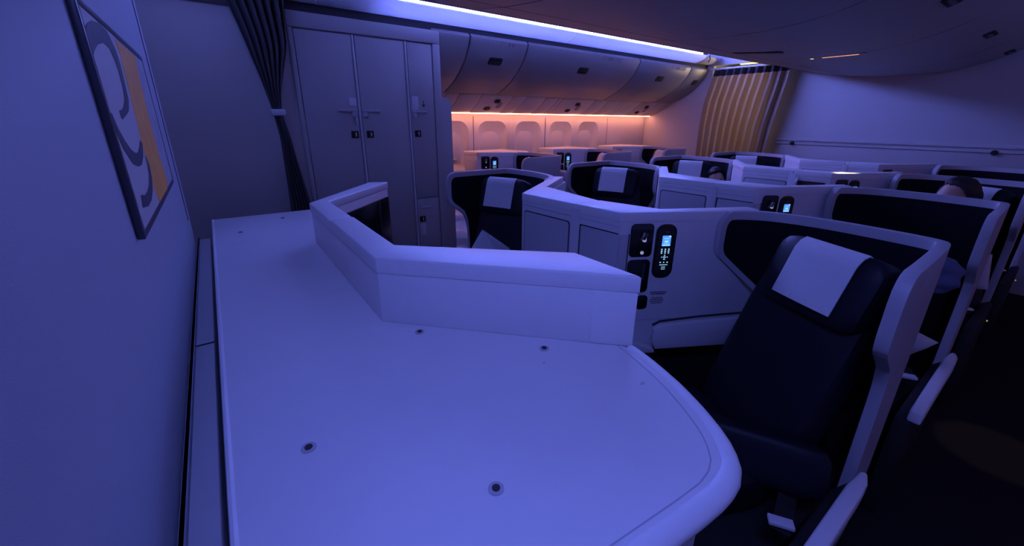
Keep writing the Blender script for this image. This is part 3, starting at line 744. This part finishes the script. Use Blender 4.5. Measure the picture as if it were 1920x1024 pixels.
def front_doors(r):
    p, q = Vector((1.265, 1.0, 0)), Vector((1.225, 1.6, 0)); u = (q-p).normalized(); nn = Vector((-u.y, u.x, 0)); nn = nn if nn.x < 0 else -nn
    L_ = (q-p).length
    for d0, d1 in ((.004, .205), (.275, .575)):
        o = p+u*(d0+d1)/2
        part('door_gap', plate(o+Z*.79+u*(.004 if d0 < .1 else 0), u, Z, nn, d1-d0+(.004 if d0 < .1 else .01), .59, .004 if d0 < .1 else .016, -.002, .0014), M['seam'], r)
        part('door', plate(o+Z*.79-u*(.002 if d0 < .1 else 0), u, Z, nn, d1-d0, .58, .005 if d0 < .1 else .014, -.002, .004, bev=.0015), M['door'], r)
    part('door_return', plate(on(.0185, .79), UA, Z, NA, .036, .58, .004, -.002, .004, bev=.0015), M['door'], r)
    part('door_gap', plate(on(.0395, .79), UA, Z, NA, .005, .585, .001, -.002, .0016), M['seam'], r)
    part('centre_post', plate(p+u*.24+Z*.80, u, Z, nn, .05, .70, .008, -.002, .005, bev=.002), M['panel'], r)
    part('cap_line', plate(p+u*(L_/2)+Z*1.112, u, Z, nn, L_-.02, .003, .001, -.001, .001), M['door'], r)
def console(label):
    r = thing('centre_console', label, 'console', (1.4, 1.3, 0), 'centre consoles between seat pairs')
    near = [(1.80, .722), (1.63, .795), (1.30, .980), (1.265, 1.003), (1.249, 1.238), (1.40, 1.238), (1.465, .965), (1.66, .86), (1.82, .78)]
    far = [(1.249, 1.242), (1.225, 1.60), (1.63, 1.885), (1.78, 1.99), (1.83, 1.945), (1.466, 1.69), (1.40, 1.242)]
    part('cap', prism(near, 1.128, ZS, .004, 3), M['cap'], r); part('cap', prism(far, 1.127, ZS-.002, .004, 3), M['cap'], r)
    body = [(1.87, .6606), (1.265, 1.0005), (1.2262, 1.598), (1.63, 1.88), (1.86, 2.03), (1.87, 1.96), (1.452, 1.68), (1.45, .98), (1.87, .76)]
    part('body', prism(body, .55, 1.13, .003), M['panel'], r)
    low = [(1.87, .76), (1.32, 1.05), (1.29, 1.56), (1.63, 1.80), (1.87, 1.96), (2.25, 1.7), (2.25, 1.0)]
    part('plinth', prism(low, .0, .55, .01), M['blackmatte'], r)
    part('side_table', prism([(1.455, .985), (1.87, .77), (2.15, .9), (2.30, 1.07), (2.27, 1.55), (1.87, 1.94), (1.455, 1.675)], .68, .71, .008), M['panel'], r)
    part('divider', prism([(1.455, 1.31), (2.30, 1.31), (2.30, 1.35), (1.455, 1.35)], .56, 1.0, .01), M['lining'], r)
    side_face(r); front_doors(r)
    return r
con_words = ['pale console with doors right behind the front counter, beside the nearest seat', 'second centre console back, behind the nearest seat pair', 'third centre console with the warm light on its top and open cupboard', 'rearmost centre console in front of the rear bulkhead']
c0 = console(con_words[0])
cons = [c0]+[dup(c0, (P_ROW*k, 0, 0), con_words[k]) for k in (1, 2, 3)]
# open cupboard on the third console
def cupboard(r, dx):
    p = Vector((1.265+dx, 1.0, 0)); u = Vector((-.0665, .998, 0)); nn = Vector((-.998, -.0665, 0))
    part('open_cupboard', plate(p+u*.112+Z*1.04, u, Z, nn, .17, .12, .004, -.001, .0055), M['brown'], r, 'open dark brown cupboard')
    a = p+u*.215
    part('cupboard_door', prism([(0, .985), (0, 1.125), (.05, 1.10), (.09, 1.098), (.09, .985)], 0, .015, .003, axis='y'), M['cap'], r, 'small open white cupboard door').location
    o = r.children[-1]
    o = [c for c in r.children if c.name.startswith('cupboard_door')][-1]
    o.data.transform(Matrix.Translation(wloc(r))); o.data.transform(Matrix.Translation(a-wloc(r)) @ Matrix.Rotation(math.pi+.25, 4, 'Z'))
cupboard(cons[2], 2*P_ROW)

# last console table screen: dark tray behind the third console
# ---- window side consoles
def wconsole(label):
    r = thing('window_console', label, 'console', (1.5, 4.1, 0), 'window consoles')
    o3 = Vector((0, 3.0, 0))
    part('cap', prism([(1.80, 3.722), (1.63, 3.795), (1.265, 4.003), (1.24, 4.27), (1.80, 4.30), (1.9, 3.9)], 1.128, ZS, .004, 3), M['cap'], r)
    part('body', prism([(1.87, 3.6606), (1.265, 4.0005), (1.246, 4.26), (1.80, 4.28), (1.9, 3.9)], .55, 1.13, .003), M['panel'], r)
    part('plinth', prism([(1.87, 3.76), (1.32, 4.05), (1.32, 4.2), (1.8, 4.2)], .0, .55, .01), M['blackmatte'], r)
    part('end_door', plate(Vector((1.254, 4.13, .80)), Vector((-.07, .998, 0)), Z, Vector((-.998, -.07, 0)), .2, .56, .012, -.004, .006, bev=.002), M['panel'], r)
    global A0
    sv = A0.copy(); A0 = A0+o3; side_face(r); A0 = sv
    return r
w_words = ['window console nearest the closet, warm lit top and lit remote', 'second window console with lit remote behind the first window seat', 'third window console under the last window']
wc = wconsole(w_words[0]); wc.location.x += P_ROW
wcs = [wc]+[dup(wc, (P_ROW*k, 0, 0), w_words[k]) for k in (1, 2)]

# ============================================================ HANDSETS
def handset(label):
    c = on(.197, 1.005)
    r = thing('remote_handset', label, 'remote', tuple(c), 'remote handsets in their docks')
    part('dock', plate(c, UA, Z, NA, .088, .232, .034, -.002, .0035, bev=.001), M['black'], r)
    part('body', plate(c, UA, Z, NA, .074, .215, .03, .0, .009, bev=.003), M['blackmatte'], r)
    sc = part('screen', plate(c+Z*.048, UA, Z, NA, .036, .044, .002, .009, .0102), M['screen'], r, 'bright blue lit screen')
    b = bm_new()
    for dz, w in ((.010, .022), (-.002, .016), (-.010, .022)): b = plate(c+Z*(.048+dz), UA, Z, NA, w, .002 if w > .02 else .006, .001, .010, .0106, bm=b)
    b = plate(c+Z*.0665+UA*.013, UA, Z, NA, .007, .007, .001, .010, .0106, bm=b); b = plate(c+Z*.03-UA*.0, UA, Z, NA, .034, .004, .001, .010, .0106, bm=b)
    part('screen_lines', b, M['screenlit'], sc)
    b = bm_new()
    for dx in (-.015, 0, .015):
        for dz in (.012, .004, -.004): b = plate(c+Z*dz+UA*dx, UA, Z, NA, .006 if dz != .004 else .0075, .005, .002, .0085, .0102, bm=b)
    for dx, dz, w in ((0, -.014, .005), (-.012, -.022, .004), (.012, -.022, .004), (0, -.022, .012), (0, -.031, .008), (-.015, -.045, .006), (0, -.045, .005), (.015, -.045, .006)):
        b = plate(c+Z*dz+UA*dx, UA, Z, NA, w, .0042, .0015, .0085, .0102, bm=b)
    for dz, n_ in ((-.056, 8), (-.066, 4), (-.0745, 4)):
        for j in range(n_): b = plate(c+Z*dz+UA*((j+.5-n_/2)*.0045), UA, Z, NA, .003, .0035, .0005, .0085, .0096, bm=b)
    bt = part('buttons', b, M['button'], r); bt['kind'] = 'stuff'
    part('red_mark', plate(c+Z*.085, UA, Z, NA, .012, .008, .003, .0085, .0098), M['pinkled'], r, 'dim red mark')
    return r
h0 = handset('lit black remote in the console beside the nearest seat')
dup(h0, (P_ROW, 0, 0), 'lit black remote in the second console back')
dup(h0, (2*P_ROW, 0, 0), 'black remote in the third console, only its top showing')
dup(h0, (P_ROW, 3.0, 0), 'lit remote in the window console nearest the closet')
dup(h0, (2*P_ROW, 3.0, 0), 'lit remote in the second window console back')

# ============================================================ SOFT GOODS
def pillow(name, c, size, rot, label, m):
    own = bm_new(); n = 18
    G = []
    for s in (1, -1):
        g = []
        for i in range(n+1):
            row = []
            for j in range(n+1):
                u, v = i/n*2-1, j/n*2-1
                h = (1-abs(u)**2.4)*(1-abs(v)**2.4); h = max(0, h)**.55
                ff = .06*noise.noise(Vector((u*2.3+c[0]*3, v*2.3, s)))
                pinch = 1-.06*(1-abs(v)**2)*abs(u) if False else 1
                row.append(Vector((u*size[0]/2*(1-.07*(1-v*v)*0), v*size[1]/2, s*(h*size[2]/2)*(1+ff*2))))
            g.append(row)
        G.append(g)
    for s, g in enumerate(G):
        V = [[own.verts.new(p) for p in row] for row in g]
        for i in range(n):
            for j in range(n): own.faces.new((V[i][j], V[i+1][j], V[i+1][j+1], V[i][j+1]))
    bmesh.ops.remove_doubles(own, verts=own.verts, dist=1e-5)
    bmesh.ops.recalc_face_normals(own, faces=own.faces)
    own.transform(Matrix.Translation(Vector(c)) @ rot.to_4x4())
    return solo(name, own, m, label, 'pillow', ang=1.5)
R3 = lambda ax, a: Matrix.Rotation(a, 3, ax)
e1 = Vector((-.43, .0, -.90)).normalized(); e2 = Vector((.80, .05, -.60)).normalized(); e3 = e2.cross(-e1).normalized(); e1 = -(e3.cross(e2)).normalized()
pillow('pillow', Vector((1.285, 2.085, .862))+e1*.16+e2*.19, (.38, .32, .10), basis(e2, -e1, e3), 'white pillow standing on the seat beside the closet', M['linen'])
pillow('pillow', (2.37, .27, .56), (.22, .18, .07), R3('Z', .5) @ R3('Y', 1.1) @ R3('Z', .5), 'white pillow corner on the second near seat', M['linen'])
pillow('pillow', (3.46, .185, .70), (.13, .22, .06), R3('Z', .15) @ R3('Y', 1.45) @ R3('Z', 1.4), 'white pillow against the third near seat, beside the seated man', M['linen'])
def duvet():
    rows = []
    path = resample([(3.205, .12, 0), (3.21, .38, 0), (3.235, .45, 0), (3.34, .53, 0), (3.46, .61, 0), (3.58, .66, 0), (3.72, .68, 0)], 44)
    for i, p in enumerate(path):
        t = i/43; row = []
        for j in range(34):
            s = j/33; x = lerp(1.705, 2.36, s)
            w = noise.noise(Vector((s*1.6+1, t*11+s*2.5, 1.7)))*.035+noise.noise(Vector((s*3.5, t*19-s*3, 4.)))*.014
            row.append((x-.02*math.sin(t*5), p[0]-w*.8, p[1]+w))
        rows.append(row)
    solo('duvet', sheet(rows, .012), M['duvet'], 'crumpled pale duvet in warm light beyond the closet edge', 'bedding', ang=1.5)
duvet()
def jacket():
    rows = []
    for i in range(22):
        t = i/21; row = []
        for j in range(33):
            a = j/32*2*math.pi
            rr = interp([(0, .02), (.1, .07), (.3, .085), (.7, .08), (.93, .06), (1, .015)], t)*(1+.16*noise.noise(Vector((math.cos(a)*1.3, math.sin(a)*1.3, t*4))))
            row.append((1.93+rr*.62*math.cos(a), .215+rr*1.15*math.sin(a), 1.095-.14*t))
        rows.append(row)
    own = sheet(rows); bmesh.ops.remove_doubles(own, verts=own.verts, dist=1e-4)
    solo('cloth_bundle', own, M['bluecloth'], 'blue cloth bundle hanging behind the nearest seat shell', 'cloth', ang=1.5)
    solo('coat_hook', tube([(1.84, .21, 1.10), (1.90, .21, 1.095), (1.925, .21, 1.105), (1.93, .21, 1.13)], .007), M['metal'], 'metal coat hook behind the nearest seat shell', 'hook')
jacket()

# ============================================================ PEOPLE
def skin_mesh(verts, edges, radii, root=0, sub=2):
    me = bpy.data.meshes.new('sk'); me.from_pydata(verts, edges, []); ob = bpy.data.objects.new('sk', me); COL.objects.link(ob)
    md = ob.modifiers.new('s', 'SKIN'); md.use_smooth_shade = True
    sv = me.skin_vertices[0].data
    for i, r_ in enumerate(radii):
        sv[i].radius = (r_, r_) if not isinstance(r_, tuple) else r_
        sv[i].use_root = (i == root)
    ob.modifiers.new('u', 'SUBSURF').levels = sub
    dg = bpy.context.evaluated_depsgraph_get(); dg.update()
    m2 = bpy.data.meshes.new_from_object(ob.evaluated_get(dg)); bpy.data.objects.remove(ob); bpy.data.meshes.remove(me)
    bm = bm_new(); bm.from_mesh(m2); bpy.data.meshes.remove(m2); bmesh.ops.recalc_face_normals(bm, faces=bm.faces); return bm
def remesh(bm, vox):
    me = bpy.data.meshes.new('rm'); bm.to_mesh(me); bm.free(); ob = bpy.data.objects.new('rm', me); COL.objects.link(ob)
    md = ob.modifiers.new('r', 'REMESH'); md.mode = 'VOXEL'; md.voxel_size = vox
    sm = ob.modifiers.new('sm', 'SMOOTH'); sm.factor = .5; sm.iterations = 3
    dg = bpy.context.evaluated_depsgraph_get(); dg.update()
    m2 = bpy.data.meshes.new_from_object(ob.evaluated_get(dg)); bpy.data.objects.remove(ob); bpy.data.meshes.remove(me)
    b = bm_new(); b.from_mesh(m2); bpy.data.meshes.remove(m2)
    seen, best = set(), []
    for v in b.verts:                     # keep the one continuous body
        if v in seen: continue
        st, c = [v], []; seen.add(v)
        while st:
            a = st.pop(); c.append(a)
            for e in a.link_edges:
                q = e.other_vert(a)
                if q not in seen: seen.add(q); st.append(q)
        if len(c) > len(best): best = c
    keep = set(best); bmesh.ops.delete(b, geom=[v for v in b.verts if v not in keep], context='VERTS')
    return b
def head_bm(scale=1.):
    """head facing +x, chin down, origin at head centre; height ~.235"""
    bm = bm_new(); bmesh.ops.create_uvsphere(bm, u_segments=40, v_segments=28, radius=1)
    for v in bm.verts:
        x, y, z = v.co
        px, py, pz = x*.098, y*.076, z*.118
        if z < -.1:                       # jaw tapers
            k = (-z-.1)/.9; py *= 1-.38*k; px = px*(1-.22*k)+.012*k
            if x < 0: px *= 1-.35*k
        if x > .3: px += -.008*(1-abs(y))*0
        # nose
        g = math.exp(-((y/.16)**2))*max(0, x)
        px += g*(.024*math.exp(-(((z+.22)/.13)**2))+.013*math.exp(-(((z+.05)/.16)**2)))
        # eye sockets
        for sy in (-1, 1):
            px -= .012*math.exp(-(((y-sy*.40)/.2)**2)-((z-.02)/.13)**2)*max(0, x)
        px += .006*math.exp(-((z-.2)/.1)**2)*max(0, x)      # brow
        px += .008*math.exp(-(((z+.52)/.08)**2)-(y/.3)**2)*max(0, x)   # lips
        px += .010*math.exp(-(((z+.85)/.14)**2)-(y/.3)**2)*max(0, x)   # chin
        v.co = Vector((px, py, pz))
    for sy in (-1, 1):                    # ears
        e = bm_new(); bmesh.ops.create_uvsphere(e, u_segments=12, v_segments=8, radius=1)
        for v in e.verts: v.co = Vector((v.co.x*.019-.006, sy*.078+v.co.y*.010, v.co.z*.032-.008))
        bm = merge(bm, e)
    bm.transform(Matrix.Scale(scale, 4)); return bm
def hair_bm(bald=.0):
    bm = bm_new(); bmesh.ops.create_uvsphere(bm, u_segments=44, v_segments=32, radius=1)
    sm = lambda t: max(0, min(1, t))**2*(3-2*max(0, min(1, t)))
    for v in bm.verts:
        x, y, z = v.co
        n_ = noise.noise(Vector((x*5, y*5, z*5)))*.04+noise.noise(Vector((x*14, y*14, z*14)))*.025
        line = interp([(-1, -.62), (-.3, -.5), (.05, -.35), (.18, .05), (.3, .40), (.45, .60), (.75, .68), (1, .70)], x)+.05*noise.noise(Vector((x*9, y*9, 3)))
        f = lerp(.86, 1.17+n_, sm((z-line)/.10))
        v.co = Vector((x*.098*f-.005, y*.078*f, z*.118*f+.006))
    return bm
def person(label, head, hyaw, hpitch, hip, fwd, roll=0.):
    """seated figure: hip centre, facing fwd (plan), reclined up to the head centre"""
    f = Vector((*fwd, 0)).normalized(); l = Vector((-f.y, f.x, 0))
    hip = Vector(hip); head = Vector(head)
    nb = head-Z*.10-f*.02
    ch = hip.lerp(nb, .72)
    V = []; E = []; R_ = []
    def add(p, r_, par=None):
        V.append(tuple(p)); R_.append(r_); i = len(V)-1
        if par is not None: E.append((par, i))
        return i
    pel = add(hip, .135); wa = add(hip.lerp(ch, .45), .125, pel); chs = add(ch, .14, wa); nk0 = add(ch.lerp(nb, .62), .075, chs); nk = add(nb, .052, nk0); hd_ = add(head-Z*.05, .055, nk)
    hands = []
    for s in (-1, 1):
        sh = add(ch+l*s*.17+Z*.05, .06, chs); el = add(ch+l*s*.23-Z*.22+f*.06, .043, sh); wr = add(hip+l*s*.11+f*.22+Z*.10, .028, el)
        pm = add(hip+l*s*.07+f*.30+Z*.105, .034, wr); hands.append((s, Vector(V[pm]), f))
        hp = add(hip+l*s*.09-Z*.02+f*.03, .09, pel); kn = add(hip+l*s*.11+f*.42+Z*.05, .062, hp); an = add(hip+l*s*.11+f*.55-Z*.34, .042, kn); to = add(hip+l*s*.11+f*.72-Z*.38, .035, an)
    body = skin_mesh(V, E, R_, 0, 2)
    for s, p, d in hands:                 # five fingers each
        body = tube([p-d*.075, p-d*.02, p+d*.014], [.024, .031, .027], 10, body)
        for k, (off, ln) in enumerate(((-.022, .058), (-.0075, .068), (.0075, .065), (.022, .052))):
            b0 = p-d*.012+l*off; m1 = b0+d*ln*.6+Z*.004; e1 = b0+d*ln-Z*.012
            body = tube([b0, b0+d*.02, m1, e1], [.009, .0085, .008, .0065], 8, body)
        b0 = p-d*.02-l*s*.02; body = tube([b0, b0-l*s*.025+d*.02, b0-l*s*.03+d*.045], [.010, .009, .0075], 8, body)
    HM = Matrix.Translation(head) @ Matrix.Rotation(hyaw, 4, 'Z') @ Matrix.Rotation(hpitch, 4, 'Y') @ Matrix.Rotation(roll, 4, 'X')
    hb = head_bm(); hb.transform(HM); body = merge(body, hb)
    body = remesh(body, .0065)
    r = thing('person', label, 'person', tuple(hip-Z*.12))
    part('figure', body, M['skin'], r, ang=3.1)
    h = hair_bm(); h.transform(HM); part('hair', h, M['hair'], r, ang=1.5)
    for sy in (-1, 1):
        e = bm_new(); bmesh.ops.create_uvsphere(e, u_segments=14, v_segments=10, radius=.0125); e.transform(HM @ Matrix.Translation((.082, sy*.031, .003))); eo = part('eye', e, M['placard'], r)
        e = bm_new(); bmesh.ops.create_uvsphere(e, u_segments=10, v_segments=8, radius=.006); e.transform(HM @ Matrix.Translation((.0915, sy*.031, .003))); part('iris', e, M['black'], eo)
        e = tube([(.092, sy*.014, .024), (.094, sy*.032, .029), (.085, sy*.05, .024)], .0035, 6); e.transform(HM); part('eyebrow', e, M['hair'], r)
    # clothes follow the body
    V2, E2, R2 = [], [], []
    def add2(p, r_, par=None):
        V2.append(tuple(p)); R2.append(r_); i = len(V2)-1
        if par is not None: E2.append((par, i))
        return i
    a = add2(hip+Z*.0, .150); w2 = add2(hip.lerp(ch, .45), .138, a); c2 = add2(ch, .153, w2); n2 = add2(ch.lerp(nb, .55), .088, c2)
    for s in (-1, 1):
        sh = add2(ch+l*s*.17+Z*.05, .072, c2); el = add2(ch+l*s*.23-Z*.22+f*.06, .055, sh); wr = add2((Vector(V2[el])).lerp(hip+l*s*.11+f*.22+Z*.10, .92), .040, el)
    part('shirt', skin_mesh(V2, E2, R2, 0, 2), M['shirt'], r, ang=3)
    V2.clear(); E2.clear(); R2.clear()
    a = add2(hip-Z*.01, .146)
    for s in (-1, 1):
        hp = add2(hip+l*s*.09-Z*.02+f*.03, .104, a); kn = add2(hip+l*s*.11+f*.42+Z*.05, .077, hp); an = add2(hip+l*s*.11+f*.545-Z*.30, .062, kn)
    part('trousers', skin_mesh(V2, E2, R2, 0, 2), M['trousers'], r, ang=3)
    return r
person('dark-haired person seated in the third near seat, only forehead and hair showing', (3.66, .375, 1.070), math.radians(138), .0, (3.52, .46, .56), (-.72, .69))
person('person with dark hair resting in the third far seat', (3.965, 2.03, .962), math.radians(215), .1, (3.46, 2.24, .52), (-.72, -.69), .35)

# ============================================================ LOCAL LAMPS (bare lights added for the warm patches and curtain glow)
spot('reading_spot', (3.75, 1.2, 1.95), (3.66, .92, 1.17), 150, (1, .8, .42), .26, .9)
spot('floor_spot', (2.82, -.12, 2.45), (2.82, -.14, 0), 26, (1, .75, .6), .19, .3)  # added spot for the warm floor patch, no fixture above it
area('next_cabin_glow', (6.75, 2.8, 1.9), (0, math.radians(80), 0), .6, .9, 15, (1, .76, .44))
